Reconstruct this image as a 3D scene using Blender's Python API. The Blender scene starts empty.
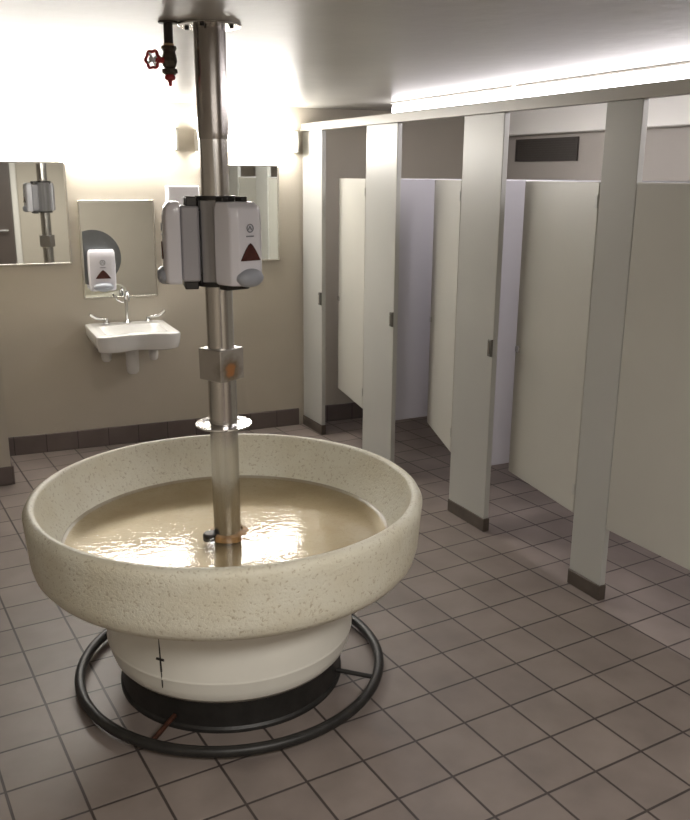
import bpy, bmesh, math, random
from math import sin, cos, pi, radians, atan2, hypot
from mathutils import Vector, Matrix

random.seed(4)
scene = bpy.context.scene
col = scene.collection

# ------------------------------------------------------------------ materials
def new_mat(name):
    m = bpy.data.materials.new(name); m.use_nodes = True
    nt = m.node_tree
    b = nt.nodes['Principled BSDF']
    return m, nt, b

def simple(name, rgb, rough=0.5, metal=0.0, spec=0.5, var=0.0, vscale=12.0, bump=0.0, bscale=60.0, coat=0.0, aniso=None):
    m, nt, b = new_mat(name)
    b.inputs['Base Color'].default_value = (*rgb, 1)
    b.inputs['Roughness'].default_value = rough
    b.inputs['Metallic'].default_value = metal
    b.inputs['Specular IOR Level'].default_value = spec
    b.inputs['Coat Weight'].default_value = coat
    tc = nt.nodes.new('ShaderNodeTexCoord')
    if var > 0:
        n = nt.nodes.new('ShaderNodeTexNoise'); n.inputs['Scale'].default_value = vscale
        n.inputs['Detail'].default_value = 6
        mp = nt.nodes.new('ShaderNodeMapping')
        if aniso: mp.inputs['Scale'].default_value = aniso
        nt.links.new(tc.outputs['Object'], mp.inputs['Vector']); nt.links.new(mp.outputs[0], n.inputs['Vector'])
        r = nt.nodes.new('ShaderNodeValToRGB')
        r.color_ramp.elements[0].position = 0.3; r.color_ramp.elements[1].position = 0.7
        r.color_ramp.elements[0].color = (*[c * (1 - var) for c in rgb], 1)
        r.color_ramp.elements[1].color = (*[min(1, c * (1 + var * .6)) for c in rgb], 1)
        nt.links.new(n.outputs['Fac'], r.inputs['Fac']); nt.links.new(r.outputs['Color'], b.inputs['Base Color'])
    if bump > 0:
        n2 = nt.nodes.new('ShaderNodeTexNoise'); n2.inputs['Scale'].default_value = bscale; n2.inputs['Detail'].default_value = 4
        nt.links.new(tc.outputs['Object'], n2.inputs['Vector'])
        bp = nt.nodes.new('ShaderNodeBump'); bp.inputs['Strength'].default_value = bump; bp.inputs['Distance'].default_value = 0.004
        nt.links.new(n2.outputs['Fac'], bp.inputs['Height']); nt.links.new(bp.outputs['Normal'], b.inputs['Normal'])
    return m

def emit(name, rgb, strength):
    m, nt, b = new_mat(name)
    b.inputs['Base Color'].default_value = (.9, .9, .9, 1)
    b.inputs['Emission Color'].default_value = (*rgb, 1)
    b.inputs['Emission Strength'].default_value = strength
    return m

def tile_mat(name, c1, c2, grout, size, mortar, axes='XY', rough=.42, bumpd=.0015):
    m, nt, b = new_mat(name)
    tc = nt.nodes.new('ShaderNodeTexCoord')
    sep = nt.nodes.new('ShaderNodeSeparateXYZ'); cmb = nt.nodes.new('ShaderNodeCombineXYZ')
    nt.links.new(tc.outputs['Object'], sep.inputs[0])
    nt.links.new(sep.outputs[axes[0]], cmb.inputs['X']); nt.links.new(sep.outputs[axes[1]], cmb.inputs['Y'])
    br = nt.nodes.new('ShaderNodeTexBrick'); br.offset = 0; br.squash = 1
    br.inputs['Scale'].default_value = 1; br.inputs['Brick Width'].default_value = size
    br.inputs['Row Height'].default_value = size; br.inputs['Mortar Size'].default_value = mortar
    br.inputs['Mortar Smooth'].default_value = .3
    br.inputs['Color1'].default_value = (*c1, 1); br.inputs['Color2'].default_value = (*c2, 1)
    br.inputs['Mortar'].default_value = (*grout, 1)
    nt.links.new(cmb.outputs[0], br.inputs['Vector'])
    no = nt.nodes.new('ShaderNodeTexNoise'); no.inputs['Scale'].default_value = 5; no.inputs['Detail'].default_value = 8
    nt.links.new(tc.outputs['Object'], no.inputs['Vector'])
    mr = nt.nodes.new('ShaderNodeMapRange'); mr.inputs['From Min'].default_value = .3; mr.inputs['From Max'].default_value = .7
    mr.inputs['To Min'].default_value = .82; mr.inputs['To Max'].default_value = 1.12
    nt.links.new(no.outputs['Fac'], mr.inputs['Value'])
    mx = nt.nodes.new('ShaderNodeMix'); mx.data_type = 'RGBA'; mx.blend_type = 'MULTIPLY'; mx.inputs['Factor'].default_value = 1
    nt.links.new(br.outputs['Color'], mx.inputs['A']); nt.links.new(mr.outputs[0], mx.inputs['B'])
    nt.links.new(mx.outputs['Result'], b.inputs['Base Color'])
    rr = nt.nodes.new('ShaderNodeMapRange'); rr.inputs['To Min'].default_value = rough - .08; rr.inputs['To Max'].default_value = rough + .15
    nt.links.new(no.outputs['Fac'], rr.inputs['Value']); nt.links.new(rr.outputs[0], b.inputs['Roughness'])
    inv = nt.nodes.new('ShaderNodeMath'); inv.operation = 'SUBTRACT'; inv.inputs[0].default_value = 1
    nt.links.new(br.outputs['Fac'], inv.inputs[1])
    bp = nt.nodes.new('ShaderNodeBump'); bp.inputs['Strength'].default_value = .8; bp.inputs['Distance'].default_value = bumpd
    nt.links.new(inv.outputs[0], bp.inputs['Height']); nt.links.new(bp.outputs['Normal'], b.inputs['Normal'])
    return m

def terrazzo(name, base, dark, ochre, rough, bump, wear=True):
    """cream stone composite with fine dark and ochre chips"""
    m, nt, b = new_mat(name)
    L = nt.links.new
    tc = nt.nodes.new('ShaderNodeTexCoord')
    v1 = nt.nodes.new('ShaderNodeTexNoise'); v1.inputs['Scale'].default_value = 85; v1.inputs['Detail'].default_value = 3; v1.inputs['Roughness'].default_value = .7
    r1 = nt.nodes.new('ShaderNodeValToRGB'); r1.color_ramp.elements[0].position = .33; r1.color_ramp.elements[1].position = .43
    L(tc.outputs['Object'], v1.inputs['Vector']); L(v1.outputs['Fac'], r1.inputs['Fac'])
    v2 = nt.nodes.new('ShaderNodeTexNoise'); v2.inputs['Scale'].default_value = 6; v2.inputs['Detail'].default_value = 8
    r2 = nt.nodes.new('ShaderNodeValToRGB'); r2.color_ramp.elements[0].position = .35; r2.color_ramp.elements[1].position = .68
    L(tc.outputs['Object'], v2.inputs['Vector']); L(v2.outputs['Fac'], r2.inputs['Fac'])
    m1 = nt.nodes.new('ShaderNodeMix'); m1.data_type = 'RGBA'
    m1.inputs['A'].default_value = (*ochre, 1); m1.inputs['B'].default_value = (*base, 1); L(r2.outputs['Color'], m1.inputs['Factor'])
    m2 = nt.nodes.new('ShaderNodeMix'); m2.data_type = 'RGBA'
    m2.inputs['A'].default_value = (*dark, 1); L(m1.outputs['Result'], m2.inputs['B']); L(r1.outputs['Color'], m2.inputs['Factor'])
    L(m2.outputs['Result'], b.inputs['Base Color'])
    b.inputs['Roughness'].default_value = rough
    bp = nt.nodes.new('ShaderNodeBump'); bp.inputs['Strength'].default_value = bump; bp.inputs['Distance'].default_value = .004
    L(v1.outputs['Fac'], bp.inputs['Height']); L(bp.outputs['Normal'], b.inputs['Normal'])
    return m

def wave_steel(name, rgb, rough, var=.25):
    return simple(name, rgb, rough, 1.0, var=var, vscale=3, aniso=(8, 8, .6), bump=.05, bscale=90)

M = {}
M['floor'] = tile_mat('quarry_tile', (.25, .209, .189), (.224, .186, .169), (.06, .047, .044), .2, .0048)
M['base_tile'] = tile_mat('cove_tile', (.15, .118, .108), (.125, .10, .092), (.05, .04, .04), .2, .003, 'XZ', .5)
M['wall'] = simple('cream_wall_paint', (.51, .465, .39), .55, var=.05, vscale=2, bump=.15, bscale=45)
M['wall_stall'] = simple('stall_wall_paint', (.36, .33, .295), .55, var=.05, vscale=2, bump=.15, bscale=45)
M['ceiling'] = simple('ceiling_plaster', (.42, .405, .37), .38, var=.06, vscale=3, bump=.35, bscale=14)
M['panel'] = simple('grey_enamel_panel', (.46, .46, .435), .36, var=.03, vscale=3, bump=.04, bscale=30)
M['divider'] = simple('lit_enamel_divider', (.46, .45, .48), .40, var=.03, vscale=3)  # lavender cast of the stall lighting is put into the divider colour
M['door'] = simple('beige_enamel_door', (.50, .49, .445), .38, var=.03, vscale=3, bump=.04, bscale=30)
M['rail'] = simple('headrail_enamel', (.52, .50, .46), .3, var=.02, vscale=4)
M['shoe'] = simple('brown_shoe', (.11, .09, .075), .45, .3, var=.2)
M['stone'] = terrazzo('basin_stone', (.82, .80, .68), (.56, .50, .38), (.75, .71, .57), .42, .8)
M['bowl'] = terrazzo('bowl_stone', (.44, .40, .315), (.34, .29, .21), (.37, .31, .215), .35, .2)
M['pedestal'] = simple('pedestal_enamel', (.88, .87, .80), .3, var=.06, vscale=4, bump=.05, bscale=20)
M['black'] = simple('black_rubber', (.018, .017, .016), .45, var=.35, vscale=20, bump=.2)
M['dark_metal'] = simple('dark_metal', (.05, .047, .045), .4, .6, var=.3)
M['steel'] = wave_steel('stainless_steel', (.46, .43, .41), .24)
M['steel_lo'] = wave_steel('stainless_steel_bright', (.62, .60, .58), .22, .12)
M['chrome'] = simple('chrome', (.75, .75, .76), .12, 1.0)
M['mirror'] = simple('mirror_glass', (.80, .82, .80), .02, 1.0)
M['frame'] = simple('mirror_frame', (.62, .60, .55), .25, 1.0)
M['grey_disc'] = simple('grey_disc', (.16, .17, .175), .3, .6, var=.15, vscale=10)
M['porcelain'] = simple('white_porcelain', (.86, .86, .84), .12, coat=.4)
M['pvc'] = simple('white_trap_cover', (.66, .65, .63), .4)
M['plastic'] = simple('white_plastic', (.80, .79, .85), .22, coat=.3)
M['plastic_side'] = simple('grey_plastic', (.40, .39, .42), .35)
M['pad'] = simple('grey_push_pad', (.36, .38, .43), .32)
M['window_red'] = simple('amber_window', (.075, .022, .018), .12, var=.5, vscale=30)
M['emblem'] = simple('emblem_grey', (.22, .23, .26), .5)
M['red'] = simple('red_handwheel', (.42, .035, .04), .4, var=.3, vscale=60)
M['plate'] = simple('grey_mount_plate', (.42, .41, .42), .35, .5, var=.3, vscale=3, aniso=(10, 10, .5))
M['brass'] = simple('old_bronze', (.12, .105, .085), .4, .8, var=.4, vscale=40, bump=.2)
M['iron'] = simple('dark_iron_pipe', (.05, .042, .04), .45, .6, var=.3)
M['rust'] = simple('rusty_metal', (.30, .13, .045), .6, .2, var=.6, vscale=40, bump=.4)
M['rust_dark'] = simple('dark_rusty_metal', (.09, .035, .022), .5, .4, var=.5, vscale=40)
M['latch'] = simple('dull_latch_metal', (.17, .165, .15), .4, .6)
M['scale'] = simple('pale_mineral_scale', (.50, .32, .17), .3, var=.4, vscale=30, bump=.3)
M['vent'] = simple('vent_brown', (.05, .042, .036), .6)
M['housing'] = simple('light_housing', (.75, .73, .68), .4)
M['vanity'] = emit('vanity_diffuser', (1.0, .96, .90), 48)
M['tube'] = emit('fluorescent_lens', (1.0, .95, .98), 12)

# clamp box: brushed steel with a rust bloom on one face
def rust_box():
    m, nt, b = new_mat('steel_with_rust_bloom'); L = nt.links.new
    tc = nt.nodes.new('ShaderNodeTexCoord')
    d = nt.nodes.new('ShaderNodeVectorMath'); d.operation = 'DISTANCE'; d.inputs[1].default_value = (.052, -0.008, -.016)
    L(tc.outputs['Object'], d.inputs[0])
    n = nt.nodes.new('ShaderNodeTexNoise'); n.inputs['Scale'].default_value = 40; L(tc.outputs['Object'], n.inputs['Vector'])
    a = nt.nodes.new('ShaderNodeMath'); a.operation = 'MULTIPLY_ADD'; a.inputs[1].default_value = .03; L(n.outputs['Fac'], a.inputs[0]); L(d.outputs['Value'], a.inputs[2])
    r = nt.nodes.new('ShaderNodeValToRGB')
    r.color_ramp.elements[0].position = .030; r.color_ramp.elements[0].color = (.36, .15, .05, 1)
    r.color_ramp.elements[1].position = .042; r.color_ramp.elements[1].color = (.20, .15, .10, 1)
    e = r.color_ramp.elements.new(.075); e.color = (.55, .52, .49, 1)
    L(a.outputs[0], r.inputs['Fac']); L(r.outputs['Color'], b.inputs['Base Color'])
    mr = nt.nodes.new('ShaderNodeMapRange'); mr.inputs['From Min'].default_value = .03; mr.inputs['From Max'].default_value = .07; mr.inputs['To Max'].default_value = .9
    L(a.outputs[0], mr.inputs['Value']); L(mr.outputs[0], b.inputs['Metallic'])
    b.inputs['Roughness'].default_value = .36
    return m
M['rust_box'] = rust_box()

def water_mat():
    m = bpy.data.materials.new('murky_water'); m.use_nodes = True; nt = m.node_tree; nt.nodes.clear(); L = nt.links.new
    out = nt.nodes.new('ShaderNodeOutputMaterial'); mix = nt.nodes.new('ShaderNodeMixShader')
    tr = nt.nodes.new('ShaderNodeBsdfTransparent'); tr.inputs['Color'].default_value = (.94, .89, .78, 1)
    gl = nt.nodes.new('ShaderNodeBsdfGlossy'); gl.inputs['Roughness'].default_value = .06
    fr = nt.nodes.new('ShaderNodeLayerWeight'); fr.inputs['Blend'].default_value = .5
    pw = nt.nodes.new('ShaderNodeMath'); pw.operation = 'POWER'; pw.inputs[1].default_value = 5; L(fr.outputs['Facing'], pw.inputs[0])
    ma = nt.nodes.new('ShaderNodeMath'); ma.operation = 'MULTIPLY_ADD'; ma.inputs[1].default_value = .75; ma.inputs[2].default_value = .02; L(pw.outputs[0], ma.inputs[0])
    tc = nt.nodes.new('ShaderNodeTexCoord')
    n = nt.nodes.new('ShaderNodeTexNoise'); n.inputs['Scale'].default_value = 38; n.inputs['Detail'].default_value = 3
    L(tc.outputs['Object'], n.inputs['Vector'])
    bp = nt.nodes.new('ShaderNodeBump'); bp.inputs['Strength'].default_value = .6; bp.inputs['Distance'].default_value = .0013
    L(n.outputs['Fac'], bp.inputs['Height'])
    L(bp.outputs['Normal'], gl.inputs['Normal']); L(ma.outputs[0], mix.inputs[0]); L(tr.outputs[0], mix.inputs[1]); L(gl.outputs[0], mix.inputs[2]); L(mix.outputs[0], out.inputs[0])
    return m
M['water'] = water_mat()

# ------------------------------------------------------------------ helpers
def link(name, bm, mat, parent=None, loc=None, rotz=0.0, smooth=False, bevel=0.0, seg=2, sub=0, angle=40):
    me = bpy.data.meshes.new(name)
    bmesh.ops.recalc_face_normals(bm, faces=bm.faces[:])
    bm.to_mesh(me); bm.free()
    o = bpy.data.objects.new(name, me); col.objects.link(o)
    if mat: me.materials.append(mat)
    if parent: o.parent = parent
    if loc: o.location = loc
    o.rotation_euler = (0, 0, rotz)
    if bevel > 0:
        md = o.modifiers.new('bevel', 'BEVEL'); md.width = bevel; md.segments = seg; md.limit_method = 'ANGLE'; md.angle_limit = radians(35)
    if sub:
        md = o.modifiers.new('sub', 'SUBSURF'); md.levels = sub; md.render_levels = sub
    if smooth or bevel > 0:
        for p in me.polygons: p.use_smooth = True
        if not sub:
            md = o.modifiers.new('wn', 'WEIGHTED_NORMAL'); md.keep_sharp = True
            me.set_sharp_from_angle(angle=radians(angle))
    return o

def box(bm, x0, x1, y0, y1, z0, z1, mtx=None):
    vs = [bm.verts.new((x, y, z)) for x in (x0, x1) for y in (y0, y1) for z in (z0, z1)]
    for f in ((0, 1, 3, 2), (4, 6, 7, 5), (0, 4, 5, 1), (2, 3, 7, 6), (0, 2, 6, 4), (1, 5, 7, 3)):
        bm.faces.new([vs[i] for i in f])
    if mtx: bmesh.ops.transform(bm, matrix=mtx, verts=vs)
    return vs

def nb(): return bmesh.new()
def bx(*a):
    bm = nb(); box(bm, *a); return bm

def lathe(bm, prof, n=64, c=(0, 0, 0), close=False):
    rings = []
    for r, z in prof:
        if r < 1e-6: rings.append([bm.verts.new((c[0], c[1], c[2] + z))])
        else: rings.append([bm.verts.new((c[0] + r * cos(2 * pi * k / n), c[1] + r * sin(2 * pi * k / n), c[2] + z)) for k in range(n)])
    pairs = list(zip(rings, rings[1:]))
    if close: pairs.append((rings[-1], rings[0]))
    for a, b in pairs:
        for k in range(n):
            k2 = (k + 1) % n
            if len(a) == 1 and len(b) == 1: continue
            if len(a) == 1: bm.faces.new((a[0], b[k], b[k2]))
            elif len(b) == 1: bm.faces.new((a[k], b[0], a[k2]))
            else: bm.faces.new((a[k], b[k], b[k2], a[k2]))
    return bm

def smooth_path(pts, n=8):
    P = [Vector(p) for p in pts]
    if len(P) < 3: return P
    Q = [2 * P[0] - P[1]] + P + [2 * P[-1] - P[-2]]
    out = []
    for i in range(1, len(Q) - 2):
        for k in range(n):
            t = k / n
            a, b, c, d = Q[i - 1], Q[i], Q[i + 1], Q[i + 2]
            out.append(.5 * ((2 * b) + (c - a) * t + (2 * a - 5 * b + 4 * c - d) * t * t + (3 * b - a - 3 * c + d) * t ** 3))
    out.append(P[-1]); return out

def tube(bm, pts, r, n=14, closed=False, caps=True):
    P = [Vector(p) for p in pts]; N = len(P)
    rs = r if isinstance(r, (list, tuple)) else [r] * N
    if len(rs) != N: rs = [rs[0] + (rs[-1] - rs[0]) * i / (N - 1) for i in range(N)]
    rings = []; up = None
    for i, p in enumerate(P):
        if closed: t = (P[(i + 1) % N] - P[i - 1]).normalized()
        else: t = (P[min(i + 1, N - 1)] - P[max(i - 1, 0)]).normalized()
        if up is None: up = Vector((0, 0, 1)) if abs(t.z) < .9 else Vector((1, 0, 0))
        s = t.cross(up).normalized(); up = s.cross(t).normalized()
        rings.append([bm.verts.new(p + rs[i] * (cos(2 * pi * k / n) * s + sin(2 * pi * k / n) * up)) for k in range(n)])
    m = N if closed else N - 1
    for i in range(m):
        a, b = rings[i], rings[(i + 1) % N]
        for k in range(n): bm.faces.new((a[k], a[(k + 1) % n], b[(k + 1) % n], b[k]))
    if caps and not closed:
        bm.faces.new(rings[0][::-1]); bm.faces.new(rings[-1])
    return bm

def ring_pts(r, z, n=96, c=(0, 0)): return [(c[0] + r * cos(2 * pi * k / n), c[1] + r * sin(2 * pi * k / n), z) for k in range(n)]

def tag(o, label, cat, group=None, kind=None):
    o['label'] = label; o['category'] = cat
    if group: o['group'] = group
    if kind: o['kind'] = kind
    return o
def thing(name, label, cat, loc=(0, 0, 0), rotz=0.0, group=None):
    o = bpy.data.objects.new(name, None); col.objects.link(o)
    o.location = loc; o.rotation_euler = (0, 0, rotz); o.empty_display_size = .1
    return tag(o, label, cat, group)
def struct(o, label=None):
    o['kind'] = 'structure'
    if label: o['label'] = label
    return o

# frames of the room: back wall (local x along wall, -y into the room) and stall front (local y along, +x into the stalls)
WA = Vector((0.43, 3.56, 0)); WROT = atan2(-.23, 1.97)
def wpt(s, out=0.0, z=0.0): return WA + Vector((cos(WROT) * s + sin(WROT) * out, sin(WROT) * s - cos(WROT) * out, z))
SA = Vector((2.238, 0, 0)); SROT = -math.atan(.056)
def spt(x, t, z=0.0): return SA + Vector((cos(SROT) * x - sin(SROT) * t, sin(SROT) * x + cos(SROT) * t, z))
CEIL = 2.222
DEPTH = 1.45

# ------------------------------------------------------------------ room shell
struct(link('floor', bx(-1.9, 4.3, -4.0, 4.0, -.08, 0), M['floor']), 'mauve brown square quarry tile floor with dark grout')
struct(link('ceiling', bx(-1.9, 4.3, -4.0, 4.0, CEIL, CEIL + .1), M['ceiling']), 'low off white painted ceiling')
struct(link('wall_back', bx(-.75, 3.6, 0, .12, 0, CEIL), M['wall'], loc=WA, rotz=WROT), 'cream painted back wall with mirrors and sink')
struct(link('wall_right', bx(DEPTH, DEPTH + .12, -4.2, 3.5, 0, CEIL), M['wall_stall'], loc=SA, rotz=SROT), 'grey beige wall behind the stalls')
bm = nb(); box(bm, -1.8, -1.68, -3.9, 3.9, 0, CEIL); box(bm, -1.68, .315, 3.0, 3.5, 0, CEIL)
struct(link('wall_left', bm, M['wall']), 'cream wall corner at the left edge')
struct(link('wall_front', bx(-1.8, 4.1, -3.9, -3.78, 0, CEIL), M['wall']), 'cream wall at the near end of the room')
bm = bx(-.17, 1.975, -.014, 0, 0, .125)
struct(link('baseboard_back', bm, M['base_tile'], loc=WA, rotz=WROT, bevel=.004), 'dark brown tile baseboard below the back wall')
bm = bx(2.05, 3.42, -.014, 0, 0, .125)
struct(link('baseboard_stall', bm, M['base_tile'], loc=WA, rotz=WROT, bevel=.004), 'dark brown tile baseboard inside the end stall')
bm = nb(); box(bm, -1.68, .315, 2.986, 3.0, 0, .11); box(bm, .315, .329, 2.986, 3.5, 0, .11)
struct(link('baseboard_left', bm, M['base_tile'], bevel=.004), 'dark brown tile baseboard round the left wall corner')
bm = bx(DEPTH - .014, DEPTH, -3.7, 3.15, 0, .125)
struct(link('baseboard_right', bm, tile_mat('cove_tile_side', (.15, .118, .108), (.125, .10, .092), (.05, .04, .04), .2, .003, 'YZ', .5), loc=SA, rotz=SROT, bevel=.004), 'dark brown tile baseboard behind the stalls')
struct(link('trim_1', bx(DEPTH - .09, DEPTH - .001, -3.7, 3.12, 2.06, CEIL - .002), M['housing'], loc=SA, rotz=SROT, bevel=.006), 'pale soffit band along the top of the stall wall')

M_door = simple('dark_brown_door', (.10, .08, .07), .4, var=.1, vscale=3)
d1 = struct(link('door_1', bx(-.85, .10, -3.775, -3.735, .01, 2.06), M_door, bevel=.004), 'dark brown entrance door in the near wall')
link('door_handle', tube(nb(), [(.02, -3.7345, 1.02), (.02, -3.68, 1.02), (-.10, -3.68, 1.02)], .011, 12), simple('door_handle_steel', (.6, .6, .6), .3, 1.0), d1, smooth=True)
bm = nb(); box(bm, -.93, -.855, -3.779, -3.72, 0, 2.13); box(bm, .105, .18, -3.779, -3.72, 0, 2.13); box(bm, -.853, .103, -3.779, -3.72, 2.065, 2.13)
struct(link('trim_2', bm, M['housing'], bevel=.004), 'pale frame round the entrance door')

# ------------------------------------------------------------------ wash fountain
FC = Vector((.658, .505, 0)); VIEW = atan2(-2.71, -1.11)      # azimuth from pole towards the doorway side
ft = thing('wash_fountain', 'large round cream speckled stone wash fountain on white pedestal', 'wash fountain', FC)
outer = [(.30, .452), (.45, .452), (.56, .460), (.615, .462), (.646, .476), (.665, .500), (.674, .535), (.679, .60), (.684, .66), (.686, .688), (.677, .704), (.666, .7125),
         (.652, .711), (.644, .700), (.637, .672), (.614, .62), (.590, .58), (.573, .557)]
link('basin_rim', lathe(nb(), outer, 128), M['stone'], ft, smooth=True, angle=60)
bowl = [(.573, .557), (.560, .546), (.52, .538), (.45, .534), (.30, .526), (.12, .518), (.05, .516), (.05, .47), (.30, .452)]
link('bowl', lathe(nb(), bowl, 128), M['bowl'], ft, smooth=True, angle=60)
ped = [(.10, .451), (.452, .451), (.452, .43), (.446, .30), (.441, .212), (.443, .208), (.443, .200), (.439, .196), (.434, .165), (.424, .135), (.408, .116), (.10, .114)]
pd = link('pedestal', lathe(nb(), ped, 128), M['pedestal'], ft, smooth=True, angle=50)
# dark vertical joint with two small ties
az = VIEW - radians(31)
bm = nb()
def onped(a, r, z): return (r * cos(a), r * sin(a), z)
tube(bm, [onped(az, .4475, .44), onped(az, .4445, .32), onped(az, .4425, .23)], .0035, 8)
tube(bm, [onped(az, .4425, .23), onped(az, .440, .17)], .0018, 6)
for z, r in ((.435, .4515), (.275, .4445)):
    tube(bm, [onped(az - .032, r, z), onped(az + .032, r, z)], .0045, 8)
jt = link('joint', bm, M['dark_metal'], pd); jt['label'] = 'dark vertical joint with short ties'
base = [(.10, .0), (.405, .0), (.405, .012), (.398, .02), (.396, .06), (.400, .1135), (.10, .1135)]
link('base', lathe(nb(), base, 96), M['black'], ft, smooth=True, angle=35)
fr_ = link('foot_ring', tube(nb(), ring_pts(.546, .034, 128), .018, 16, closed=True), M['black'], ft, smooth=True)
fr_['label'] = 'black foot control ring close to the floor'
for a in (radians(-43), radians(-141.5), radians(100), radians(28)):
    bm = nb(); tube(bm, [(.40 * cos(a), .40 * sin(a), .045), (.536 * cos(a), .536 * sin(a), .036)], .0085, 10)
    link('spoke', bm, M['rust_dark'] if abs(a - radians(-141.5)) < .01 else M['black'], ft, smooth=True)
dr = link('drain_ring', lathe(nb(), [(.0495, .530), (.074, .530), (.070, .548), (.060, .553), (.0495, .556)], 40), M['scale'], ft, smooth=True)
dr['label'] = 'pale mineral crusted collar around the pole foot'
bm = lathe(nb(), [(0, .53), (.026, .53), (.027, .55), (.022, .557), (0, .560)], 20, c=(-.072, -.005, 0))
link('drain_stub', bm, M['dark_metal'], ft, smooth=True)
wt = link('water', lathe(nb(), [(.0, 0), (.2, 0), (.4, 0), (.5645, 0)], 96), M['water'], loc=FC + Vector((0, 0, .5485)))
if wt.data.polygons[5].normal.z < 0: wt.data.flip_normals()
tag(wt, 'shallow brown water pooled in the round wash fountain bowl', 'water', kind='stuff')

# ------------------------------------------------------------------ centre pole
pole = thing('support_pole', 'stainless steel pole rising from wash fountain to ceiling', 'pole', FC + Vector((-.004, -.009, 0)))
pole.rotation_euler = (0, -radians(.45), 0)
link('shaft', lathe(nb(), [(0, .522), (.048, .522), (.048, 1.10), (.045, 1.15), (.045, 1.90), (0, 1.90)], 48), M['steel_lo'], pole, smooth=True)
us = link('upper_shaft', lathe(nb(), [(.0451, 1.885), (.0465, 1.885), (.0490, 1.905), (.0495, CEIL - .003), (.0451, CEIL - .003)], 48), M['steel'], pole, smooth=True)
us['label'] = 'darker upper length of the steel pole'
bm = lathe(nb(), [(.0500, CEIL - .007), (.094, CEIL - .007), (.097, CEIL - .005), (.097, CEIL - .001), (.0500, CEIL - .001)], 48, close=True)
cf = link('ceiling_flange', bm, M['steel_lo'], pole, smooth=True)
for k in range(4):
    a = VIEW + pi / 4 + .5 + k * pi / 2
    bm = lathe(nb(), [(0, CEIL - .015), (.007, CEIL - .015), (.008, CEIL - .0072), (0, CEIL - .0072)], 6, c=(.071 * cos(a), .071 * sin(a), 0))
    link('bolt', bm, M['dark_metal'], cf)
bm = bx(-.053, .053, -.053, .053, -.054, .054)
o = link('clamp_box', bm, M['rust_box'], pole, loc=(0, 0, 1.163), bevel=.003); o.rotation_euler = (0, 0, VIEW + radians(43)); o['label'] = 'square steel clamp box with a rust spot'
bm = lathe(nb(), [(.0485, .945), (.06, .943), (.090, .944), (.097, .948), (.096, .953), (.070, .953), (.052, .957), (.0485, .957)], 56, close=True)
link('spray_flange', bm, M['chrome'], pole, smooth=True)
for z in (1.432, 1.706):
    bm = lathe(nb(), [(.0485, -.006), (.066, -.006), (.066, .006), (.0485, .006)], 40, c=(0, 0, z), close=True)
    link('collar', bm, M['dark_metal'], pole, smooth=True)
bm = lathe(nb(), [(.0488, 1.44), (.063, 1.44), (.063, 1.698), (.0488, 1.698)], 6, close=True)
o = link('mounting_plate', bm, M['plate'], pole); o['label'] = 'grey faceted mounting plate behind the dispensers'; o.rotation_euler = (0, 0, VIEW + radians(10))

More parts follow.
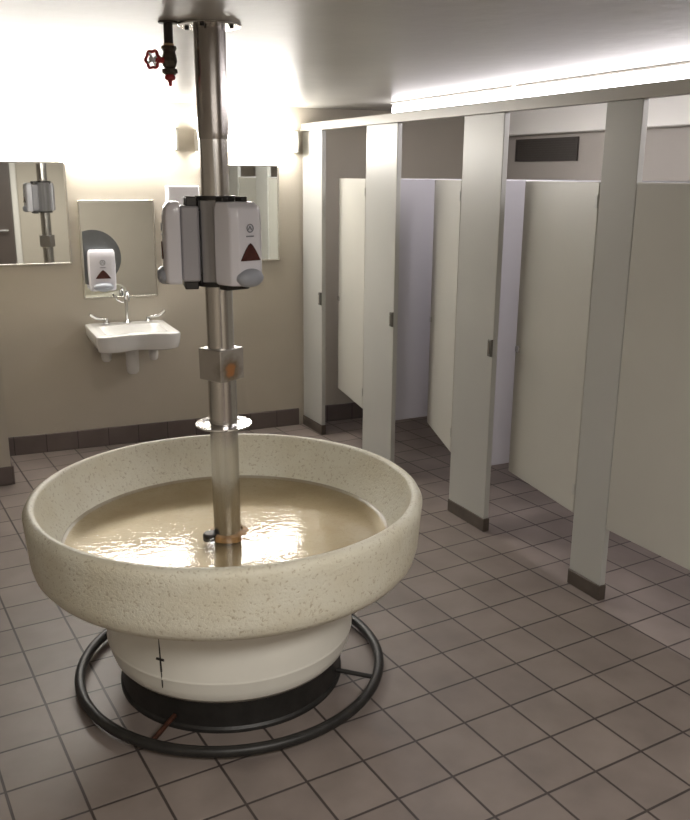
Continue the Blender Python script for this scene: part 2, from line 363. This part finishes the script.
# ------------------------------------------------------------------ soap dispensers
def gothic(w, h, n=10):
    pts = [(-w / 2, 0), (w / 2, 0)]
    for k in range(1, n + 1):
        t = k / n; pts.append((w / 2 * (1 - t) ** .75 if t < 1 else 0, h * t))
    for k in range(n - 1, 0, -1):
        t = k / n; pts.append((-w / 2 * (1 - t) ** .75, h * t))
    return pts
def soap(label, loc, az, w=.128, h=.265, d=.082, back=.034, standoff=True):
    """local +x = facing direction, origin at the mounting face centre, z=0 bottom"""
    root = thing('soap_dispenser', label, 'soap dispenser', loc, az, 'soap dispensers')
    # back housing
    link('back_housing', bx(0.0, back, -w * .44, w * .44, .012, h - .012), M['plastic_side'], root, bevel=.008)
    # cover: profile lofted
    bm = nb(); rings = []
    for t in (0, .03, .10, .25, .45, .65, .82, .93, 1.0):
        z = .004 + (h - .004) * t
        ed = 1.0
        if t == 0 or t == 1: ed = .80
        elif t in (.03, .93): ed = .94
        dd = back + d * (1.0 - .05 * t) * (ed if t else .88) * (0.86 if t == 1 else 1)
        hw = w / 2 * (.97 + .03 * sin(pi * t)) * (0.90 if t in (0, 1) else 1)
        ring = []
        fl = hw * .60
        for x, y in ((back + .001, -hw), (back + (dd - back) * .45, -hw), (back + (dd - back) * .80, -hw * .93), (dd * .99, -fl), (dd, 0), (dd * .99, fl),
                     (back + (dd - back) * .80, hw * .93), (back + (dd - back) * .45, hw), (back + .001, hw)):
            ring.append(bm.verts.new((x, y, z)))
        rings.append(ring)
    for a, b in zip(rings, rings[1:]):
        for k in range(len(a)):
            k2 = (k + 1) % len(a); bm.faces.new((a[k], a[k2], b[k2], b[k]))
    bm.faces.new(rings[0]); bm.faces.new(rings[-1])
    cv = link('cover', bm, M['plastic'], root, smooth=True, bevel=.006, seg=3)
    xf = back + d * .985
    # red triangular sight window
    bm = nb(); ww, hh, z0 = w * .56, h * .205, h * .32
    a = [bm.verts.new((xf - .006, y, z0 + z)) for y, z in gothic(ww, hh)]
    b = [bm.verts.new((xf + .0035, y, z0 + z)) for y, z in gothic(ww, hh)]
    bm.faces.new(a); bm.faces.new(b)
    for k in range(len(a)):
        k2 = (k + 1) % len(a); bm.faces.new((a[k], a[k2], b[k2], b[k]))
    link('sight_window', bm, M['window_red'], root)
    # emblem: little ring, dot and a bar
    bm = nb(); ze = h * .70; rr = w * .09
    tube(bm, [(xf + .001, rr * cos(2 * pi * k / 20), ze + rr * sin(2 * pi * k / 20)) for k in range(20)], .0016 * w / .128, 6, closed=True)
    tube(bm, [(xf, -rr * .5, ze - rr * .4), (xf, 0, ze + rr * .5), (xf, rr * .5, ze - rr * .4)], .0016 * w / .128, 6)
    box(bm, xf - .003, xf + .002, -w * .10, w * .10, ze - rr * 2.2, ze - rr * 1.9)
    link('emblem', bm, M['emblem'], cv)
    # oval push pad hanging a little below the cover
    bm = nb(); lathe(bm, [(0, .030), (.35, .029), (.7, .024), (.93, .012), (1.0, 0), (1.0, -.02), (0, -.02)], 36)
    for v in bm.verts:
        x, y, z = v.co; v.co = (xf - .004 + z * .8 * w / .128, x * w * .37, h * .115 + y * h * .115)
    link('push_pad', bm, M['pad'], root, smooth=True, angle=60)
    return root
pxy = FC + Vector((-.016, -.009, 0))
def on_pole(label, rel, z, r=.0485, **kw):
    a = VIEW + radians(rel)
    s = soap(label, pxy + Vector((cos(a) * (r + .012), sin(a) * (r + .012), z)), a, **kw)
    for zz in (.008, .248):
        bm = bx(-.010, .002, -.03, .03, zz - .014, zz + .024)
        link('bracket', bm, M['dark_metal'], s, bevel=.004)
    link('bottom_catch', bx(.006, .05, -.045, .045, -.014, .0115), M['dark_metal'], s, bevel=.004)
    for sy in (-1, 1):
        link('clip', bx(.004, .04, sy * .038 - .012, sy * .038 + .012, .247, .277), M['dark_metal'], s, bevel=.004)
    return s
on_pole('white plastic soap dispenser on steel pole, its red window facing out', 36, 1.434, w=.134, h=.262, d=.100, back=.016)
on_pole('white soap dispenser on left side of steel pole, seen edge on', -84, 1.432, w=.130, h=.262, d=.058, back=.058)

# ------------------------------------------------------------------ shut-off valve on the ceiling
vv = thing('shutoff_valve', 'small bronze valve with red handwheel hanging from ceiling pipe', 'valve', (.512, .515, CEIL * .14))
vv.scale = (.94, .94, .86)
link('pipe', lathe(nb(), [(0, CEIL - .002), (.0145, CEIL - .002), (.0145, 2.135), (0, 2.135)], 24), M['iron'], vv, smooth=True)
link('escutcheon', lathe(nb(), [(.015, CEIL - .001), (.032, CEIL - .001), (.030, CEIL - .007), (.015, CEIL - .009)], 28, close=True), M['iron'], vv, smooth=True)
link('packing_collar', lathe(nb(), [(0, 2.149), (.017, 2.149), (.017, 2.141), (0, 2.141)], 24), M['scale'], vv, smooth=True)
link('valve_body', lathe(nb(), [(0, 2.141), (.024, 2.141), (.026, 2.132), (.020, 2.122), (.024, 2.105), (.026, 2.09), (.022, 2.075), (.017, 2.067), (.025, 2.064), (.026, 2.052), (.018, 2.046), (0, 2.046)], 10), M['brass'], vv)
link('drain_cap', lathe(nb(), [(0, 2.046), (.014, 2.046), (.018, 2.038), (.016, 2.03), (.007, 2.024), (.005, 2.008), (0, 2.006)], 14), M['red'], vv, smooth=True)
a = VIEW - radians(62); dx = Vector((cos(a), sin(a), 0)); zc = 2.092
bm = tube(nb(), [dx * .015 + Vector((0, 0, zc)), dx * .06 + Vector((0, 0, zc))], [.012, .006], 12)
link('stem', bm, M['red'], vv, smooth=True)
# handwheel faces more towards the room than the stem's side view
a2 = VIEW - radians(40); nx = Vector((cos(a2), sin(a2), 0)); sx = Vector((-sin(a2), cos(a2), 0)); cz = dx * .058 + Vector((0, 0, zc))
bm = nb()
def wp(r, t): return cz + r * (cos(t) * sx + sin(t) * Vector((0, 0, 1)))
tube(bm, [wp(.028 + .0028 * cos(6 * t), t) for t in [2 * pi * k / 48 for k in range(48)]], .0052, 10, closed=True)
hw = link('handwheel', bm, M['red'], vv, smooth=True)
bm = nb()
for k in range(4):
    t = k * pi / 2 + .5; tube(bm, [wp(.004, t), wp(.028, t)], .0036, 8)
tube(bm, [cz - nx * .008, cz + nx * .009], .009, 12)
link('spokes', bm, M['plastic'], hw)

# ------------------------------------------------------------------ mirrors, lamps, box on the back wall
def mirror(label, s0, s1, z0, z1):
    w, h = s1 - s0, z1 - z0
    root = thing('wall_mirror', label, 'mirror', wpt(s0, .001, z0), WROT, 'back wall mirrors')
    link('glass', bx(.006, w - .006, -.012, -.004, .006, h - .006), M['mirror'], root)
    bm = nb(); t = .011
    box(bm, 0, w, -.017, 0, 0, t); box(bm, 0, w, -.017, 0, h - t, h); box(bm, 0, t, -.017, 0, t, h - t); box(bm, w - t, w, -.017, 0, t, h - t)
    link('frame', bm, M['frame'], root, bevel=.002)
    return root
mirror('left edge mirror reflecting the pole and dispensers', -.13, .443, 1.223, 1.85)
m2 = mirror('steel framed mirror above white sink with grey disc in it', .500, .978, .995, 1.618)
mirror('mirror behind the steel pole, under right hand light', 1.30, 1.836, 1.207, 1.846)
# round grey disc shown in the sink mirror, cut by its left edge
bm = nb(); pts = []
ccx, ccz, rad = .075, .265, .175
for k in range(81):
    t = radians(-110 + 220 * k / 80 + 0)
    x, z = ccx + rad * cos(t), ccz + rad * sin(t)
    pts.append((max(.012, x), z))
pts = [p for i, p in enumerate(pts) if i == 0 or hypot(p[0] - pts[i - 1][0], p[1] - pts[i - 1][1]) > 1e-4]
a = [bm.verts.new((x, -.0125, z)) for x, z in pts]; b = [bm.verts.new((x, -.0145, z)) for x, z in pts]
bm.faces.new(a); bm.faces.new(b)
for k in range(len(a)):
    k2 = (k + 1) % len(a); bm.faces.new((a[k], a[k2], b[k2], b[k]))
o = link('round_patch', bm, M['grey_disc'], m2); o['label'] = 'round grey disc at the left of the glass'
soap('white soap dispenser with red window mounted over the sink mirror', wpt(.617, .020, 1.050), WROT - pi / 2, w=.172, h=.265, d=.06, back=.03)
tb = thing('wall_box', 'white box on back wall, mostly hidden behind pole dispensers', 'dispenser', wpt(1.055, .001, 1.47), WROT)
link('case', bx(0, .21, -.09, 0, 0, .24), M['plastic'], tb, bevel=.012, seg=3)
link('slot', bx(.03, .18, -.094, -.0905, .02, .04), M['dark_metal'], tb)

def wall_lamp(label, s0, s1, z0, z1, d=.10):
    w = s1 - s0; h = z1 - z0
    root = thing('wall_light', label, 'wall light', wpt(s0, .001, z0), WROT, 'bright lights over the mirrors')
    link('backplate', bx(.01, w - .01, -.03, 0, .01, h - .01), M['housing'], root)
    link('diffuser', bx(.022, w - .022, -d, -.031, 0, h), M['vanity'], root, bevel=.02, seg=4)
    for x in (0, w - .020):
        link('end_cap', bx(x, x + .020, -d - .004, 0, -.003, h + .003), M['housing'], root, bevel=.012, seg=3)
wall_lamp('long glowing wall light above left and sink mirrors', -.13, 1.135, 1.93, 2.06)
wall_lamp('shorter glowing wall light behind the pole, beside the stalls', 1.26, 1.955, 1.93, 2.06)

# ------------------------------------------------------------------ sink
sk = thing('wall_sink', 'white porcelain wall hung sink with two lever taps', 'sink', wpt(.498, .001, 0), WROT)
W_, ZT = .505, .835
NX, NY = 40, 32
def depth(u):
    return .53 - .048 * math.exp(-((u - .52) / .22) ** 2) - .03 * (abs(2 * u - 1) ** 8)
def ztop(u, v):
    a = max(0, 1 - ((u - .5) / .37) ** 4 - 0) ; vv_ = (v - .58) / .30
    b = max(0, 1 - abs(vv_) ** 4)
    lip = .004 * (1 if v > .97 or u < .03 or u > .97 else 0)
    return ZT - .10 * (a * b) ** .8 - lip
bm = nb(); g = {}
for i in range(NX + 1):
    for j in range(NY + 1):
        u, v = i / NX, j / NY
        g[i, j] = bm.verts.new((u * W_, -v * depth(u), ztop(u, v)))
for i in range(NX):
    for j in range(NY): bm.faces.new((g[i, j], g[i + 1, j], g[i + 1, j + 1], g[i, j + 1]))
per = [(i, NY) for i in range(NX + 1)]
loop = [(0, j) for j in range(NY)] + [(i, NY) for i in range(NX)] + [(NX, j) for j in range(NY, 0, -1)] + [(i, 0) for i in range(NX, 0, -1)]
prev = [g[k] for k in loop]
for dz, sh in ((.012, -.004), (.065, .002), (.098, .010), (.110, .03), (.125, .12)):
    cur = []
    for k in loop:
        u, v = k[0] / NX, k[1] / NY
        x, y = u * W_, -v * depth(u)
        cx, cy = W_ / 2, 0
        fx = (x - cx) / (W_ / 2); fy = v
        cur.append(bm.verts.new((x - sh * fx * (1 if v > 0 else 1), min(0, y + sh * fy), ZT - dz)))
    n = len(loop)
    for k in range(n):
        k2 = (k + 1) % n; bm.faces.new((prev[k], prev[k2], cur[k2], cur[k]))
    prev = cur
bm.faces.new(prev)
link('basin', bm, M['porcelain'], sk, smooth=True, angle=50)
fa = link('faucet', tube(lathe(nb(), [(0, ZT), (.026, ZT), (.026, ZT + .01), (.014, ZT + .02), (0, ZT + .02)], 24, c=(.26, -.065, 0)),
     smooth_path([(.26, -.065, ZT + .015), (.26, -.065, ZT + .10), (.26, -.066, ZT + .165), (.26, -.085, ZT + .20), (.26, -.115, ZT + .205), (.26, -.14, ZT + .185), (.26, -.145, ZT + .155)], 6), .011, 14), M['chrome'], sk, smooth=True)
bm = nb(); tube(bm, smooth_path([(.26, -.05, ZT + .135), (.225, -.055, ZT + .14), (.20, -.06, ZT + .16), (.195, -.06, ZT + .185)], 5), .006, 10)
link('side_hook', bm, M['chrome'], fa, smooth=True)
for x, sg in ((.125, -1), (.395, 1)):
    bm = lathe(nb(), [(0, ZT), (.024, ZT), (.024, ZT + .012), (.013, ZT + .02), (.012, ZT + .04), (0, ZT + .045)], 24, c=(x, -.07, 0))
    pth = smooth_path([(x, -.07, ZT + .034), (x + sg * .035, -.085, ZT + .040), (x + sg * .07, -.10, ZT + .05), (x + sg * .105, -.11, ZT + .078)], 5)
    tube(bm, pth, [.0075 + .004 * (k / (len(pth) - 1)) for k in range(len(pth))], 12)
    link('faucet_handle', bm, M['chrome'], sk, smooth=True)
for x, y, z0, z1, r in ((.095, -.19, .615, .745, .033), (.25, -.24, .535, .715, .041), (.40, -.17, .60, .725, .031)):
    bm = lathe(nb(), [(0, z0), (r * .55, z0), (r * .9, z0 + .012), (r, z0 + .04), (r, z1 - .02), (r * .85, z1), (0, z1)], 24, c=(x, y, 0))
    link('pipe_cover', bm, M['pvc'], sk, smooth=True, angle=60)
bm = tube(nb(), smooth_path([(.25, -.24, .68), (.31, -.18, .70), (.40, -.17, .69)], 5), .016, 12)
tube(bm, smooth_path([(.25, -.22, .66), (.25, -.10, .66), (.25, -.003, .67)], 5), .016, 12)
tube(bm, [(.095, -.19, .70), (.095, -.003, .70)], .010, 10)
link('waste_pipe', bm, M['iron'], sk, smooth=True)

# ------------------------------------------------------------------ toilet partitions
def pilaster(label, t0, t1, latch=True, z1=2.066):
    root = thing('stall_pilaster', label, 'partition post', spt(0, t0), SROT, 'pilasters of the toilet stalls')
    w = t1 - t0
    link('panel', bx(0, .030, 0, w, .0705, z1), M['panel'], root, bevel=.003)
    link('shoe', bx(-.004, .034, -.004, w + .004, 0.0005, .07), M['shoe'], root, bevel=.003)
    if latch:
        lt = link('latch_keeper', bx(-.016, -.0005, -.004, .024, .925, 1.01), M['latch'], root, bevel=.003)
        link('bumper', bx(-.020, -.0165, .004, .012, .94, .995), M['chrome'], lt)
    return root
pilaster('narrow grey stall pilaster fixed to back wall', 3.01, 3.318)
pilaster('grey stall pilaster second from back wall, rising behind fountain rim', 2.035, 2.40)
pilaster('wide grey stall pilaster with brown shoe, third from back wall', 1.065, 1.39)
pilaster('nearest grey stall pilaster, narrow, with brown shoe', .215, .41, latch=False)
pilaster('grey stall pilaster beyond the closed door at the right edge', -.76, -.405, latch=False)
def stall_door(label, hinge_t, ang, L=.605, latch=True):
    root = thing('stall_door', label, 'stall door', spt(.014, hinge_t + (.002 if ang < 90 else 0), 0), SROT - radians(ang), 'doors of the toilet stalls')
    link('panel', bx(-.012, .012, 0.003, L, .335, 1.762), M['door'], root, bevel=.004)
    for z in (.42, 1.66):
        link('hinge', bx(-.016, -.0125, .004, .022, z, z + .05), M['panel'], root, bevel=.002)
    if latch: link('latch', bx(-.022, -.0125, L - .05, L - .012, .955, .985), M['chrome'], root, bevel=.003)
    return root
stall_door('farthest beige stall door, ajar beside the back wall pilaster', 2.40, 11)
stall_door('beige stall door swung furthest inward, between second and third pilasters', 1.39, 20)
stall_door('beige stall door slightly ajar, left of the nearest pilaster', .41, 9)
stall_door('large closed beige stall door at right edge, right of nearest pilaster', .2165, 180, .612, False)
def divider(label, t):
    root = thing('stall_divider', label, 'partition panel', spt(.032, t), SROT, 'divider panels between stalls')
    link('panel', bx(.004, DEPTH - .05, -.012, .012, .30, 1.765), M['divider'], root, bevel=.004)
    link('edge_channel', bx(DEPTH - .049, DEPTH - .033, -.02, .02, .30, 1.765), M['chrome'], root)
divider('divider coloured with lavender stall light, seen through gap right of second pilaster', 2.20)
divider('divider coloured with lavender stall light, seen through gap right of wide third pilaster', 1.21)
hr = thing('headrail', 'pale overhead rail along the top of stall pilasters', 'rail', spt(0, 0), SROT)
link('rail', bx(-.010, .040, -1.75, 3.318, 2.067, 2.118), M['rail'], hr, bevel=.005)
link('lip', bx(-.014, -.0105, -1.75, 3.318, 2.067, 2.082), M['rail'], hr)

# fluorescent strips over the stalls
def strip(label, t0, t1):
    root = thing('ceiling_light', label, 'ceiling light', spt(.285, t0, 0), SROT, 'fluorescent strips above the stalls')
    w = t1 - t0
    link('housing', bx(.0, .15, 0, w, CEIL - .012, CEIL - .001), M['housing'], root, bevel=.003)
    link('lens', bx(.003, .147, .002, w - .002, CEIL - .085, CEIL - .0125), M['tube'], root, bevel=.02, seg=3)
strip('far fluorescent strip light over the stalls', 1.40, 2.62)
strip('near fluorescent strip light over the stalls, at right edge', .15, 1.375)
strip('near fluorescent strip light over the stalls, at right edge', -1.10, .125)
vt = thing('wall_vent', 'dark brown vent grille high on stall wall below pale soffit', 'vent', spt(DEPTH - .001, 2.20, 1.885), SROT)
bm = nb(); box(bm, -.014, 0, 0, .64, 0, .012); box(bm, -.014, 0, 0, .64, .138, .150); box(bm, -.014, 0, 0, .012, .012, .138); box(bm, -.014, 0, .628, .64, .012, .138)
link('frame', bm, M['vent'], vt)
bm = nb()
for k in range(8): box(bm, -.010, -.002, .012, .628, .018 + k * .015, .026 + k * .015)
link('louvres', bm, M['vent'], vt)
link('backing', bx(-.0018, -.0002, .012, .628, .012, .138), M['vent'], vt)

# ------------------------------------------------------------------ lights
def area(name, loc, rot, sx, sy, power, rgb):
    l = bpy.data.lights.new(name, 'AREA'); l.shape = 'RECTANGLE'; l.size = sx; l.size_y = sy; l.energy = power; l.color = rgb
    o = bpy.data.objects.new(name, l); col.objects.link(o); o.location = loc; o.rotation_euler = rot; return o
area('added_fill', (.3, -2.3, CEIL - .03), (0, 0, 0), 1.8, .6, 64, (1.0, .95, .88))  # added fill light under the ceiling at the near end, no fixture there

w = bpy.data.worlds.new('world'); scene.world = w; w.use_nodes = True
w.node_tree.nodes['Background'].inputs['Color'].default_value = (.9, .88, .85, 1); w.node_tree.nodes['Background'].inputs['Strength'].default_value = .05

# ------------------------------------------------------------------ camera
f, pitch, yaw, roll, H, X0, Y0 = 873.3128, 0.2614171, 0.529125, 0.0082074, 1.7752912, -0.4530991, -2.2114580
fw = Vector((sin(yaw) * cos(pitch), cos(yaw) * cos(pitch), -sin(pitch)))
r0 = Vector((cos(yaw), -sin(yaw), 0)); u0 = r0.cross(fw)
c, s = cos(roll), sin(roll)
r1 = c * r0 + s * u0; u1 = -s * r0 + c * u0
cd = bpy.data.cameras.new('camera'); cam = bpy.data.objects.new('camera', cd); col.objects.link(cam)
cd.sensor_fit = 'VERTICAL'; cd.sensor_height = 24; cd.lens = f / 820 * 24; cd.clip_start = .05
cam.matrix_world = Matrix(((r1.x, u1.x, -fw.x, X0), (r1.y, u1.y, -fw.y, Y0), (r1.z, u1.z, -fw.z, H), (0, 0, 0, 1)))
scene.camera = cam

scene.view_settings.view_transform = 'Standard'
scene.view_settings.look = 'None'
scene.view_settings.exposure = 0
scene.cycles.use_denoising = True
scene.cycles.sample_clamp_indirect = 6
scene.cycles.max_bounces = 8
